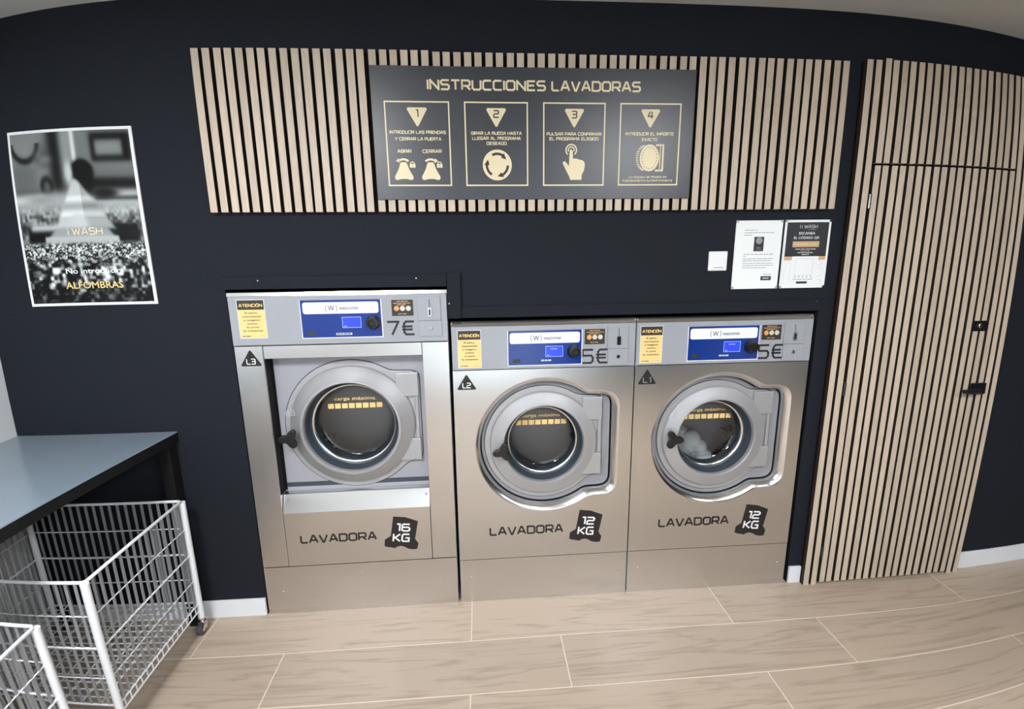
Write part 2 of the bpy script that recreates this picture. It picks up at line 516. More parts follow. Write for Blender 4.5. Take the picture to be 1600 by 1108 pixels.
struct(MB().box(XL - .1, XL, YB, 0, 0, H, M['white_wall']).build('wall_left'))
struct(MB().box(XR, XR + .1, YB, 0, 0, H, M['wall']).build('wall_right'))
wf = MB()
WX0, WX1, WZ0, WZ1 = .55, 2.0, .02, 2.25
wf.box(XL, WX0, YB - .1, YB, 0, H, M['white_wall'])
wf.box(WX0, WX1, YB - .1, YB, WZ1, H, M['white_wall'])
wf.box(WX1, 2.2, YB - .1, YB, 0, H, M['white_wall'])
wf.box(2.2, 3.95, YB - .1, YB, 0, H, M['wall'])
wf.box(3.95, XR, YB - .1, YB, 0, H, M['white_wall'])
struct(wf.build('wall_front'))
wn = bpy.data.objects.new('window_1', None); COL.objects.link(wn); struct(wn)
wn.location = ((WX0 + WX1) / 2, YB, 0)
fr = MB()
cxw = (WX0 + WX1) / 2
for a, b, c, d in ((WX0, WX0 + .06, 0, WZ1), (WX1 - .06, WX1, 0, WZ1), (cxw - .03, cxw + .03, 0, WZ1), (WX0, WX1, 0, .1), (WX0, WX1, WZ1 - .06, WZ1)):
    fr.box(a - cxw, b - cxw, -.08, -.02, c, d, M['ink'])
fr.build('window_frame', wn)
MB().box(WX0 - cxw, WX1 - cxw, -.1, -.09, 0, WZ1, M['daylight']).build('window_pane', wn)

# skirting
struct(MB().box(-.876, .076, -.012, 0, 0, .088, M['base_white']).build('baseboard_left', bevel=.002))
struct(MB().box(2.634, 2.696, -.012, 0, 0, .09, M['base_white']).build('baseboard_middle', bevel=.002))
struct(MB().box(3.572, XR, -.012, 0, 0, .093, M['base_white']).build('baseboard_right', bevel=.002))

# black boards trimming the bay, with their bright screws
def trim(name, x0, x1, z0, z1, t, screws):
    o = struct(MB().box(x0, x1, -t, 0, z0, z1, M['wall']).build(name, bevel=.0015))
    for sx, sz in screws:
        MB().lathe(sx, sz, [(.0035, -t), (.003, -t - .0015), (.0001, -t - .002)], M['chrome'], 10).build('screw', o)
trim('trim_1', .070, .974, 1.521, 1.572, .010, [(.216, 1.567 - .012), (.850, 1.569 - .012), ])
trim('trim_2', .976, 1.033, 1.385, 1.577, .014, [(.983, 1.449)])
trim('trim_3', 1.035, 2.634, 1.386, 1.434, .010, [(2.612, 1.428)])

# ------------------------------------------------------------------ ceiling lamps
LN = ['square ceiling light panel nearest the white left wall', 'square ceiling light panel in the middle of the room', 'square ceiling light panel nearest the slatted door']
for (lx, ly, ls), ll in zip(LAMPS, LN):
    t = thing('ceiling_lamp', ll, 'ceiling lamp', (lx, ly, H), 'ceiling light panels')
    fm = MB()
    for a, b, c, d in ((-.31, .31, -.31, -.298), (-.31, .31, .298, .31), (-.31, -.298, -.298, .298), (.298, .31, -.298, .298)):
        fm.box(a, b, c, d, -.022, 0, M['white'])
    fm.build('frame', t)
    MB().box(-.298, .298, -.298, .298, -.016, -.006, mat('lit diffuser', (.955, .97, 1, 1), .5, emit=ls, noise=.01)).build('diffuser', t)

# ------------------------------------------------------------------ slat panels
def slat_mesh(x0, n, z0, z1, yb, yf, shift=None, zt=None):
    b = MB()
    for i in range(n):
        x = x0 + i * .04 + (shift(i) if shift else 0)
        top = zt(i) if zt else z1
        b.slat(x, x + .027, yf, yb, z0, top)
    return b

rs = random.Random(11)
t = thing('slatted_wall_covering', 'wide oak slat panel on the black wall behind the instruction sign', 'slat panel', (.0789, 0, 1.821))
MB().box(.001, 2.546, -.009, 0, .003, .574, M['felt']).build('felt_backing', t)
sh = [rs.uniform(-.0022, .0022) for _ in range(64)]
slat_mesh(0, 64, 0, .579, -.009, -.027, lambda i: sh[i], lambda i: .581 - (.0045 if i >= 22 else 0) - (.0015 if i >= 36 else 0)).build('slats', t)

# door clad with the same slats, and the fixed slats around it
DX = 2.700
DF, DB = -.034, -.014
cl = thing('slatted_wall_covering', 'oak slat cladding around and above the hidden door', 'slat panel', (DX, 0, 0))
b = MB()
b.box(.001, .075, DB, 0, .005, 2.400, M['felt'])
b.box(.075, .801, DB, 0, 2.004, 2.400, M['felt'])
b.box(.801, .864, DB, 0, .005, 2.400, M['felt'])
b.build('felt_backing', cl)
ds = [rs.uniform(-.0016, .0016) for _ in range(22)]
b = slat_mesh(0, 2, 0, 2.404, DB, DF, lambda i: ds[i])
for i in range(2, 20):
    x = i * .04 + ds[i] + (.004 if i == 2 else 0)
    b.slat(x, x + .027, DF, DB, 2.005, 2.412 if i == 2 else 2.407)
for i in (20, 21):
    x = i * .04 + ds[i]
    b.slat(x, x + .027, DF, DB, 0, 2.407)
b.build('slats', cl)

d = bpy.data.objects.new('door_1', None); COL.objects.link(d); struct(d); d.location = (DX, 0, 0)
MB().box(.079, .797, DB + .001, -.001, .012, 1.996, M['felt']).build('door_leaf', d)
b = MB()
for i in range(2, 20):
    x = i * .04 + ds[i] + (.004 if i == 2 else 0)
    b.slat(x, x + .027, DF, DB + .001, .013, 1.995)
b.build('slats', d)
for hz in (1.85, 1.022, .186):
    hb = MB().box(.072, .084, DF - .001, DB - .002, hz - .031, hz + .031, M['black'])
    hb.tube([(.074, DF - .003, hz - .029), (.074, DF - .003, hz + .029)], .0045, M['chrome'] if hz > 1.5 else M['ink'], 10)
    hb.build('hinge', d)
lk = MB().box(.672, .754, DF - .002, DF + .001, 1.278, 1.327, M['black']).build('lock_plate', d, bevel=.001)
MB().lathe(.713, 1.304, [(.012, DF - .002), (.012, DF - .006), (.010, DF - .008), (.0001, DF - .008)], M['brass'], 24).build('lock_cylinder', lk)
hd = MB().box(.711, .796, DF - .012, DF + .001, .976, 1.030, M['black']).build('door_handle', d, bevel=.002)
MB().tube([(.735, DF - .010, .998), (.735, DF - .032, .998)], .009, M['black'], 12).tube([(.744, DF - .032, .998), (.710, DF - .033, .998), (.655, DF - .032, .998)], .0105, M['black'], 12).build('lever', hd)

# ------------------------------------------------------------------ instruction sign
SY = -.034
t = thing('instruction_sign', 'wide black sign with gold washing instructions over the oak slats', 'sign', (.7215, 0, 1.866))
MB().box(0, 1.2645, SY, -.0272, 0, .4805, M['sign']).build('sign_board', t, bevel=.0008, seg=1)
G = M['gold']
ys = SY - .0006
MB().text('INSTRUCCIONES', .937 - .7215, 2.2665 - 1.866, .0315, .0070, ys, G, width=1.386 - .937).build('title_lettering', t)
MB().text('LAVADORAS', 1.414 - .7215, 2.2665 - 1.866, .0315, .0070, ys, G, width=1.761 - 1.414).build('title_lettering', t)

def tri(b, cx, z1, w, h, y, m, r=.006):
    pts = [(-w / 2 + r * .6, 0), (w / 2 - r * .6, 0), (w / 2, -r), (w / 2 - .002, -r * 1.7), (r * .6, -h + r * .3), (0, -h), (-r * .6, -h + r * .3), (-w / 2 + .002, -r * 1.7), (-w / 2, -r)]
    b.poly([(cx + x, z1 + z) for x, z in pts], y, None, m)

CARDS = [(0.768, '1', [('INTRODUCIR LAS PRENDAS', 2.109, .213), ('Y CERRAR LA PUERTA', 2.085, .176)]),
         (1.072, '2', [('GIRAR LA RUEDA HASTA', 2.107, .196), ('LLEGAR AL PROGRAMA', 2.0885, .189), ('DESEADO', 2.070, .077)]),
         (1.379, '3', [('PULSAR PARA CONFIRMAR', 2.1055, .217), ('EL PROGRAMA ELEGIDO', 2.088, .195)]),
         (1.685, '4', [('INTRODUCIR EL IMPORTE', 2.1065, .194), ('EXACTO', 2.086, .061)])]
for bx, num, lines in CARDS:
    o = MB().frame(0, .2475, 0, .308, .0052, 0, G)
    o = o.build('step_card', t)
    o.location = (bx - .7215, ys, 1.9165 - 1.866)
    z = lambda q: q - 1.9165
    bt = MB()
    tri(bt, .1235, z(2.202), .076, .067, 0, G)
    bt.text(num, .1235, z(2.169), .024, .0045, -.0005, M['brown'], align='C')
    bt.build('step_number', o)
    txt = [(s_, .1235, zz, .0098, .0024, wd) for s_, zz, wd in lines]
    if num == '1':
        txt += [('ABRIR', .068, 2.040, .0105, .0024, .052), ('CERRAR', .175, 2.040, .0105, .0024, .072)]
    if num == '4':
        txt += [('LA M\u00c1QUINA SE PONDR\u00c1 EN', .122, 1.9455, .0062, .0014, .156), ('FUNCIONAMIENTO AUTOM\u00c1TICAMENTE', .123, 1.932, .0062, .0014, .206)]
    for s_, tx, zz, th, tw, wd in txt:
        MB().text(s_, tx, z(zz), th, tw, 0, G, align='C', width=wd).build('instruction_text', o)
    p = MB()
    if num == '1':
        for cx, flip in ((.062, -1), (.167, 1)):
            half = [(.010, 2.005), (.014, 1.998), (.020, 1.980), (.030, 1.962), (.036, 1.952), (.0355, 1.944), (.030, 1.939), (.022, 1.940), (.010, 1.943)]
            pts = [(cx + x, z(q)) for x, q in half] + [(cx - x, z(q)) for x, q in half[::-1]]
            p.poly(pts, 0, None, G)
            p.arc(cx, z(1.985), .0265, .0345, 130, 50, 0, G, 10)
            p.poly([(cx + flip * .018, z(2.020)), (cx + flip * .029, z(2.010)), (cx + flip * .016, z(2.001))], 0, None, G)
            lx = cx + .0345
            p.rrect(lx - .011, lx + .011, z(1.985), z(1.999), .002, 0, None, G)
            p.arc(lx, z(1.999), .0055, .009, 180, 0, 0, G, 8)
            p.disc(lx, z(1.992), .002, -.0004, M['sign'], 8)
    elif num == '2':
        cx, cz = 1.1965 - bx, z(1.995)
        p.disc(cx, cz, .0575, 0, G, 48)
        for a0 in (118, 238, 358):
            p.arc(cx, cz, .037, .0465, a0, a0 - 58, -.0004, M['brown'], 12)
            a = math.radians(a0 - 58); a2 = math.radians(a0 - 88)
            p.poly([(cx + .031 * math.cos(a), cz + .031 * math.sin(a)), (cx + .0525 * math.cos(a), cz + .0525 * math.sin(a)), (cx + .042 * math.cos(a2), cz + .042 * math.sin(a2))], -.0004, None, M['brown'])
    elif num == '3':
        cx = 1.492 - bx
        p.arc(cx, z(2.051), .0185, .0235, 230, -50, 0, G, 24)
        p.arc(cx, z(2.051), .0095, .014, 205, -25, 0, G, 18)
        hp = [(-.0065, 2.046), (-.004, 2.052), (0, 2.054), (.004, 2.052), (.0065, 2.046), (.0075, 2.019), (.020, 2.020), (.032, 2.016), (.046, 2.013), (.054, 2.006), (.056, 1.994), (.053, 1.975), (.044, 1.958), (.043, 1.939), (-.003, 1.939), (-.006, 1.950), (-.020, 1.975), (-.034, 2.002), (-.032, 2.008), (-.026, 2.010), (-.018, 2.003), (-.0085, 1.992)]
        p.poly([(cx + x, z(q)) for x, q in hp], 0, None, G)
    else:
        cx, cz = 1.806 - bx, z(2.022)
        for i in range(15):
            a = math.radians(112 + i * 136 / 14)
            x0, z0 = cx - .012 + .039 * math.cos(a), cz + .049 * math.sin(a)
            p.strokes([[(x0, z0), (cx + .040 * math.cos(a), cz + .050 * math.sin(a))]], .0035, 0, G)
        p.disc(cx + .005, cz, .051, -.0003, G, 40, rx=.040)
        for i in range(22):
            a = 2 * PI * i / 22
            p.strokes([[(cx + .005 + .0315 * math.cos(a), cz + .041 * math.sin(a)), (cx + .005 + .0305 * math.cos(a + .1), cz + .040 * math.sin(a + .1))]], .0028, -.0006, M['brown'])
        p.rrect(cx + .047, cx + .064, z(1.970), z(2.074), .005, 0, None, G)
        p.rect(cx + .051, cx + .057, z(1.978), z(2.066), -.0004, M['sign'])
        p.rrect(cx + .030, cx + .052, z(2.066), z(2.074), .003, 0, None, G)
        p.rrect(cx + .030, cx + .052, z(1.970), z(1.978), .003, 0, None, G)
    p.build('pictogram', o)

# ------------------------------------------------------------------ poster
def poster():
    NX, NZ = 150, 206
    u, v = np.meshgrid((np.arange(NX) + .5) / NX, (np.arange(NZ) + .5) / NZ)
    rg = np.random.RandomState(3)
    def noise(sx, sy, sd):
        r = np.random.RandomState(sd).rand(sy + 2, sx + 2)
        X = u * sx; Y = v * sy
        i = np.floor(X).astype(int); j = np.floor(Y).astype(int)
        a = X - i; c = Y - j
        a = a * a * (3 - 2 * a); c = c * c * (3 - 2 * c)
        return r[j, i] * (1 - a) * (1 - c) + r[j, i + 1] * a * (1 - c) + r[j + 1, i] * (1 - a) * c + r[j + 1, i + 1] * a * c
    def box(x0, x1, y0, y1, s):
        g = lambda q: 1 / (1 + np.exp(-np.clip(q / s, -40, 40)))
        return g(u - x0) * g(x1 - u) * g(v - y0) * g(y1 - v)
    def ell(cx, cy, rx, ry, s):
        d = np.sqrt(((u - cx) / rx) ** 2 + ((v - cy) / ry) ** 2)
        return 1 / (1 + np.exp(np.clip((d - 1) / s, -40, 40)))
    def halfp(pts, s):
        k = np.ones_like(u)
        n = len(pts)
        for i in range(n):
            x0, y0 = pts[i]; x1, y1 = pts[(i + 1) % n]
            l = math.hypot(x1 - x0, y1 - y0)
            dd = ((x1 - x0) * (v - y0) - (y1 - y0) * (u - x0)) / l
            k = k / (1 + np.exp(np.clip(-dd / s, -40, 40)))  # inside lies to the right of each edge, v down
        return k
    I = .46 + .14 * (noise(3, 8, 1) - .5)
    def over(I, mask, val): return I * (1 - mask) + val * mask
    I = over(I, box(-.1, .24, .0, .20, .02), .50)
    I = over(I, box(.0, .2, .19, .345, .015), .40)
    I = over(I, box(.33, .43, -.1, .36, .02), .07)
    I = over(I, ell(.12, .055, .13, .12, .06) * (1 - ell(.12, .045, .105, .10, .06)) * (v > .06), .10)
    I = over(I, box(.20, .33, .11, .19, .02), .30 + .3 * noise(14, 26, 5))
    I = over(I, ell(.28, .31, .055, .06, .12), .13); I = over(I, ell(.28, .31, .025, .03, .2), .34)
    I = over(I, box(.0, .30, .335, .36, .01), .10)
    I = over(I, box(.43, .52, -.1, .30, .015), .55)
    I = over(I, box(.52, .555, -.1, .22, .006), .88)
    I = over(I, box(.555, .66, -.1, .25, .012), .45)
    I = over(I, box(.66, 1.1, -.02, .20, .008), .42)
    I = over(I, box(.68, .99, .02, .175, .008), .06)
    I = over(I, box(.71, .93, .055, .145, .008), .50)
    I = over(I, box(.66, 1.1, .195, .27, .01), .42)
    I = over(I, box(.60, 1.1, .27, .335, .01), .07)
    I = over(I, box(-.1, 1.1, .345, .56, .012), .66 + .25 * (noise(5, 26, 7) - .5))
    I = over(I, ell(.74, .355, .10, .03, .2), .12)
    I = over(I, box(.66, 1.1, .375, .392, .006), .15)
    I = over(I, box(-.1, 1.1, .46, .62, .02), .40 + .5 * (noise(50, 50, 8) - .5))
    cone = halfp([(.50, .265), (.535, .275), (.79, .56), (.30, .56)], .005)
    I = over(I, ell(.58, .235, .095, .075, .08), .06)
    I = over(I, ell(.475, .235, .03, .06, .2), .72)
    I = over(I, box(.52, .66, .26, .36, .012), .09)
    I = over(I, box(.06, .34, .535, .635, .006), .07); I = over(I, box(.09, .36, .53, .565, .008), .80)
    I = over(I, box(.66, .965, .53, .635, .006), .07); I = over(I, box(.72, .96, .565, .60, .01), .14); I = over(I, box(.64, .72, .505, .54, .006), .08)
    I = over(I, cone, .60 + .10 * np.sin(v * 70) * (v > .36) * (v < .5) + .1 * (u < .55))
    I = over(I, ell(.50, .53, .07, .06, .15), .72)
    I = over(I, halfp([(.30, .55), (.72, .55), (.80, .635), (.20, .635)], .005), .58)
    I = over(I, halfp([(.20, .60), (.80, .60), (.80, .645), (.20, .645)], .003), .66)
    fine = noise(120, 175, 11) * .6 + noise(60, 80, 12) * .4
    big = noise(40, 52, 13) * .6 + noise(20, 26, 14) * .4
    k = np.clip((v - .70) / .09, 0, 1)
    car = (fine * (1 - k) + big * k)
    car = np.clip((car - .5) * (2.3 - .4 * k) + .42 - .12 * k, .02, .95)
    car = car * (1 - .55 * np.clip((v - .86) / .1, 0, 1))
    g = 1 / (1 + np.exp(np.clip(-(v - .645) / .006, -40, 40)))
    I = over(I, g, car)
    I = np.clip((I - .45) * 1.22 + .46, .02, .97)
    lin = np.where(I <= .04045, I / 12.92, ((I + .055) / 1.055) ** 2.4)
    col = np.stack([lin * .93, lin * 1.0, lin * .99, np.ones_like(lin)], -1)
    t = thing('poster', 'black and white poster of a carpet cleaning nozzle, high on the black wall', 'poster', (-.686, 0, 1.469))
    PW, PH = .500, .673
    bd = .011
    MB().box(0, PW, -.006, 0, 0, PH, M['white']).build('poster_board', t, bevel=.0006, seg=1)
    vs = []; fs = []
    x0, x1, z0, z1 = bd, PW - bd, bd, PH - bd
    for j in range(NZ):
        for i in range(NX):
            vs.append((x0 + (x1 - x0) * i / (NX - 1), -.0068, z1 - (z1 - z0) * j / (NZ - 1)))
    for j in range(NZ - 1):
        for i in range(NX - 1):
            a = j * NX + i
            fs.append((a + NX, a + NX + 1, a + 1, a))
    me = bpy.data.meshes.new('photo_print')
    me.from_pydata(vs, [], fs)
    at = me.color_attributes.new('print', 'FLOAT_COLOR', 'POINT')
    at.data.foreach_set('color', col.reshape(-1))
    me.materials.append(M['poster'])
    o = bpy.data.objects.new('photo_print', me); COL.objects.link(o); o.parent = t
    b = MB()
    b.text('WASH', .217, .277, .024, .0036, -.0074, M['gold'], width=.116)
    b.strokes([[(.200, .277), (.200, .294)], [(.200, .298), (.200, .302)]], .0036, -.0074, M['gold'])
    b.build('gold_lettering', t)
    MB().type('No introducir', .270, .127, .021, -.0074, M['white'], align='C', width=.215).build('white_lettering', t)
    MB().type('ALFOMBRAS', .268, .068, .027, -.0074, M['yellow'], align='C', width=.224).build('gold_lettering', t)
poster()

# ------------------------------------------------------------------ notices and switch
def corners(t, w, h):
    for cx, cz in ((.004, .004), (w - .004, .004), (.004, h - .004), (w - .004, h - .004)):
        MB().disc(cx, cz, .006, -.0035, M['chrome'], 14, y1=0).build('corner_pin', t)

def words(b, x0, x1, z, h, y, m, seed):
    """unreadable small print: broken dashes"""
    r = random.Random(seed); x = x0
    while x < x1 - .004:
        l = min(r.uniform(.008, .024), x1 - x)
        b.rect(x, x + l, z, z + h, y, m)
        x += l + .0028

t = thing('notice', 'white typed notice sheet, left of the two sheets beside the light switch', 'notice', (2.216, 0, 1.487), 'notice sheets by the light switch')
MB().box(0, .208, -.002, 0, 0, .290, M['paper']).build('sheet', t)
hh = .290
bl3 = [MB(), MB(), MB()]
for k, (fy, fx0, fx1) in enumerate([(.135, .19, .46), (.172, .19, .84), (.205, .19, .36), (.487, .2, .84), (.517, .2, .28), (.553, .19, .85), (.583, .19, .84), (.620, .2, .85), (.650, .2, .87), (.683, .2, .72), (.785, .67, .84)]):
    words(bl3[0 if fy < .3 else 1 if fy < .75 else 2], .208 * fx0, .208 * fx1, hh * (1 - fy) - .002, .0026, -.0026, M['grey_print'], k)
for b in bl3:
    b.build('typed_lines', t)
b = MB()
b.rect(.208 * .41, .208 * .62, hh * .555, hh * .765, -.0026, M['ink'])
b.disc(.208 * .515, hh * .71, .0145, -.003, M['grey_print'], 20)
b.rect(.208 * .47, .208 * .56, hh * .60, hh * .607, -.003, M['pale_print'])
b.rect(.208 * .45, .208 * .585, hh * .573, hh * .578, -.003, M['grey_print'])
b.build('printed_picture', t)
b = MB()
b.rect(.208 * .62, .208 * .845, hh * .125, hh * .185, -.0026, M['ink'])
b.rect(.208 * .66, .208 * .80, hh * .147, hh * .163, -.003, M['pale_print'])
b.build('printed_badge', t)
corners(t, .208, hh)

t = thing('notice', 'black and white code notice, right of the two sheets beside the slatted door', 'notice', (2.434, 0, 1.487), 'notice sheets by the light switch')
MB().box(0, .208, -.002, 0, 0, .291, M['paper']).build('sheet', t)
b = MB(); w_ = .208
b.rect(.010, w_ - .010, .291 * .47, .291 * .965, -.0025, M['ink'])
for x0, x1 in ((.010, .052), (.168, .198)):
    b.rect(x0, x1, .291 * .415, .291 * .47, -.0025, M['tan'])
b.rect(w_ * .20, w_ * .78, .291 * .605, .291 * .69, -.003, M['tan'])
words(b, w_ * .24, w_ * .74, .291 * .642, .003, -.0034, M['pale_print'], 3)
b.build('printed_panel', t)
b = MB()
b.text('WASH', w_ * .42, .291 * .88, .013, .0020, -.003, M['pale_print'], width=w_ * .28)
b.strokes([[(w_ * .365, .291 * .88), (w_ * .365, .291 * .92)], [(w_ * .33, .291 * .88), (w_ * .33, .291 * .925)]], .0020, -.003, M['pale_print'])
words(b, w_ * .50, w_ * .68, .291 * .855, .0018, -.003, M['grey_print'], 8)
b.build('logo_lettering', t)
b = MB()
b.type('ESCANEA', w_ * .49, .291 * .79, .0105, -.003, M['white'], align='C', width=w_ * .36)
b.build('lettering', t)
b = MB()
b.type('EL C\u00d3DIGO QR', w_ * .49, .291 * .725, .0105, -.003, M['white'], align='C', width=w_ * .56)
for k, (fz, a, c) in enumerate([(.572, .27, .72), (.52, .33, .66), (.492, .42, .58)]):
    words(b, w_ * a, w_ * c, .291 * fz, .0026, -.003, M['white'], 20 + k)
words(b, w_ * .38, w_ * .60, .291 * .545, .0022, -.003, M['tan'], 30)
b.build('lettering', t)
b = MB()
b.rrect(w_ * .215, w_ * .80, .012, .291 * .47, .004, -.003, None, M['paper'])
b.frame(w_ * .30, w_ * .69, .291 * .19, .291 * .44, .0016, -.0034, M['pale_print'])
for i in range(5):
    b.disc(w_ * (.32 + .088 * i), .291 * .168, .003, -.0034, M['grey_print'], 8)
words(b, w_ * .28, w_ * .72, .291 * .125, .0024, -.0034, M['grey_print'], 5)
b.rect(w_ * .36, w_ * .60, .291 * .065, .291 * .098, -.0034, M['ink'])
def curve(pts): return [pts]
b.strokes([[(w_ * .06, .02), (w_ * .07, .07), (w_ * .12, .105), (w_ * .2, .13)], [(w_ * .205, .03), (w_ * .20, .11)], [(w_ * .80, .12), (w_ * .88, .115), (w_ * .90, .105), (w_ * .80, .095)], [(w_ * .80, .085), (w_ * .91, .085), (w_ * .95, .072), (w_ * .90, .055), (w_ * .80, .05)], [(w_ * .80, .035), (w_ * .90, .035), (w_ * .92, .022)]], .0013, -.0027, M['pale_print'])
b.build('printed_phone', t)
corners(t, .208, .291)

t = thing('light_switch', 'square white light switch on the black wall', 'light switch', (2.103, 0, 1.568))
MB().box(0, .082, -.009, 0, 0, .082, M['white']).build('frame', t, bevel=.003)
MB().box(.010, .072, -.0125, -.008, .008, .074, M['white']).build('rocker', t, bevel=.002)
MB().rect(.021, .063, .0125, .0155, -.0132, M['grey_print'], -.0125).build('indicator', t)

# ------------------------------------------------------------------ folding table
t = thing('folding_table', 'grey topped laundry table with black edge against the white left wall', 'table', (-.872, 0, 0))
b = MB()
TZ = .922
b.add([(0, -.002, TZ), (.674, -.002, TZ), (.570, -1.70, TZ), (0, -1.70, TZ), (0, -.002, TZ - .003), (.678, -.002, TZ - .003), (.570, -1.70, TZ - .003), (0, -1.70, TZ - .003)],
      [(3, 2, 1, 0), (0, 1, 5, 4), (1, 2, 6, 5), (2, 3, 7, 6), (3, 0, 4, 7)], M['table_top'])
b.build('tabletop', t)
b = MB()
z0, z1 = TZ - .043, TZ - .003
b.add([(0, -.002, z1), (.677, -.002, z1), (.569, -1.70, z1), (0, -1.70, z1), (0, -.002, z0), (.677, -.002, z0), (.569, -1.70, z0), (0, -1.70, z0)],
      [(3, 2, 1, 0), (4, 5, 6, 7), (0, 1, 5, 4), (1, 2, 6, 5), (2, 3, 7, 6), (3, 0, 4, 7)], M['matte'])
b.build('edge_board', t)
for lx, ly in ((.03, -.05), (.645, -.036), (.03, -1.62), (.52, -1.62)):
    MB().box(lx - .022, lx + .022, ly - .022, ly + .022, 0, z0, M['matte']).build('leg', t, bevel=.002)

# ------------------------------------------------------------------ wire trolleys
def trolley(name, label, loc):
    """rear right post at the origin; box runs to -x and -y"""
    t = thing(name, label, 'trolley', loc, 'white wire laundry trolleys')
    W_, D_, ZR, ZB = .665, .525, .642, .150
    m = M['wire']
    X0, Y0 = -W_, -D_
    for px, py in ((0, 0), (X0, 0), (0, Y0), (X0, Y0)):
        p = MB().tube([(px, py, .075), (px, py, ZR - .004)], .0135, m, 14)
        po = p.build('post', t, smooth=40)
        c = MB()
        c.tube([(px, py, .05), (px, py, .078)], .010, M['chrome'], 12)
        c.tube([(px, py, .070), (px, py, .076)], .0148, M['chrome'], 14)
        c.box(px - .013, px + .013, py - .012, py + .012, .040, .056, M['chrome'])
        c.tube([(px - .010, py - .016, .0252), (px + .010, py - .016, .0252)], .025, M['rubber'], 20)
        c.tube([(px - .013, py - .016, .0252), (px + .013, py - .016, .0252)], .011, M['chrome'], 12)
        c.box(px - .0145, px - .0115, py - .020, py + .006, .020, .045, M['chrome'])
        c.box(px + .0115, px + .0145, py - .020, py + .006, .020, .045, M['chrome'])
        c.build('caster', po, smooth=40)
    r = MB()
    e = .012
    ring = [(e * 0 - .01, 0), (X0 + .01, 0), (X0, -.01), (X0, Y0 + .01), (X0 + .01, Y0), (-.01, Y0), (0, Y0 + .01), (0, -.01)]
    r.tube([(x, y, ZR) for x, y in ring] + [(ring[0][0], ring[0][1], ZR)], .0058, m, 8, caps=False)
    r.build('top_rim', t, smooth=50)
    hz = [.515, .390, .266]
    for (ax, ay, bx, by) in ((0, 0, X0, 0), (0, Y0, X0, Y0), (0, 0, 0, Y0), (X0, 0, X0, Y0)):
        s_ = MB()
        for z in hz:
            s_.tube([(ax, ay, z), (bx, by, z)], .0042 if z == .39 else .0026, m, 6)
        s_.tube([(ax, ay, ZB), (bx, by, ZB)], .0042, m, 6)
        l = math.hypot(bx - ax, by - ay)
        n = round(l / .0325)
        for i in range(1, n):
            k = i / n
            x, y = ax + (bx - ax) * k, ay + (by - ay) * k
            if ax == bx: s_.box(x - .0015, x + .0015, y - .0052, y + .0052, ZB, ZR, M['strip'])
            else: s_.box(x - .0052, x + .0052, y - .0015, y + .0015, ZB, ZR, M['strip'])
        s_.build('side_grid', t, smooth=50)
    g_ = MB()
    n = round(D_ / .033)
    for i in range(1, n):
        y = Y0 * i / n
        g_.tube([(0, y, ZB), (X0, y, ZB)], .0026 if i % 8 else .0045, m, 6, caps=False)
    n = round(W_ / .075)
    for i in range(1, n):
        x = X0 * i / n
        g_.tube([(x, 0, ZB - .004), (x, Y0, ZB - .004)], .0032, m, 6, caps=False)
    g_.tube([(0, 0, ZB - .035), (0, Y0, ZB - .035)], .0035, m, 6)
    g_.tube([(X0, 0, ZB - .035), (X0, Y0, ZB - .035)], .0035, m, 6)
    for i in range(0, 17):
        y = Y0 * i / 16
        g_.tube([(0, y, ZB), (0, y, ZB - .035)], .0026, m, 5, caps=False)
    g_.build('base_grid', t, smooth=50)
    return t
t1 = trolley('wire_trolley', 'white wire basket trolley on casters against the black wall, under the table', (-.168, -.090, 0))
t2 = dup(t1)
t2.location = (-.168, -.820, 0)
t2['label'] = 'white wire basket trolley nearest the camera, in front of the other trolley'

# ------------------------------------------------------------------ washing machines
def sharp_text(): pass
VY = -.0008

def bag_icon(b, x, z, kg, y):
    """black weight-bag sticker with its number knocked out; x, z = lower left of its box"""
    pts = [(.047, .170), (.102, .163), (.158, .140), (.152, .108), (.143, .062), (.140, .052), (.155, .026), (.148, -.002), (.128, -.003), (.106, .002), (.092, .012), (.076, .018), (.058, .016), (.046, .008), (.034, .012), (.012, .016), (-.001, .022), (.002, .054), (.030, .071)]
    b.poly([(x + a, z + c) for a, c in pts], y, None, M['black_vinyl'])
    b.text(kg, x + .059, z + .098, .034, .0074, y - .0006, M['white'], width=.056 if kg != '16' else .058, rot=-.08, slant=.05)
    b.text('KG', x + .040, z + .046, .036, .0074, y - .0006, M['white'], width=.071, rot=-.08, slant=.05)

def handle(parent, cx, cz, y, rot, R=.046):
    pts = []
    n = 48
    for i in range(n):
        a = 2 * PI * i / n
        q = .5 + .5 * math.cos(3 * a)
        r = R * (.47 + .53 * q ** 1.15)
        pts.append((cx + r * math.cos(a + rot), cz + r * math.sin(a + rot)))
    b = MB().poly(pts, y - .034, y - .012, M['black'])
    b.lathe(cx, cz, [(.016, y + .004), (.016, y - .014)], M['black'], 20)
    return b.build('handle', parent, smooth=30, bevel=.005, seg=3)

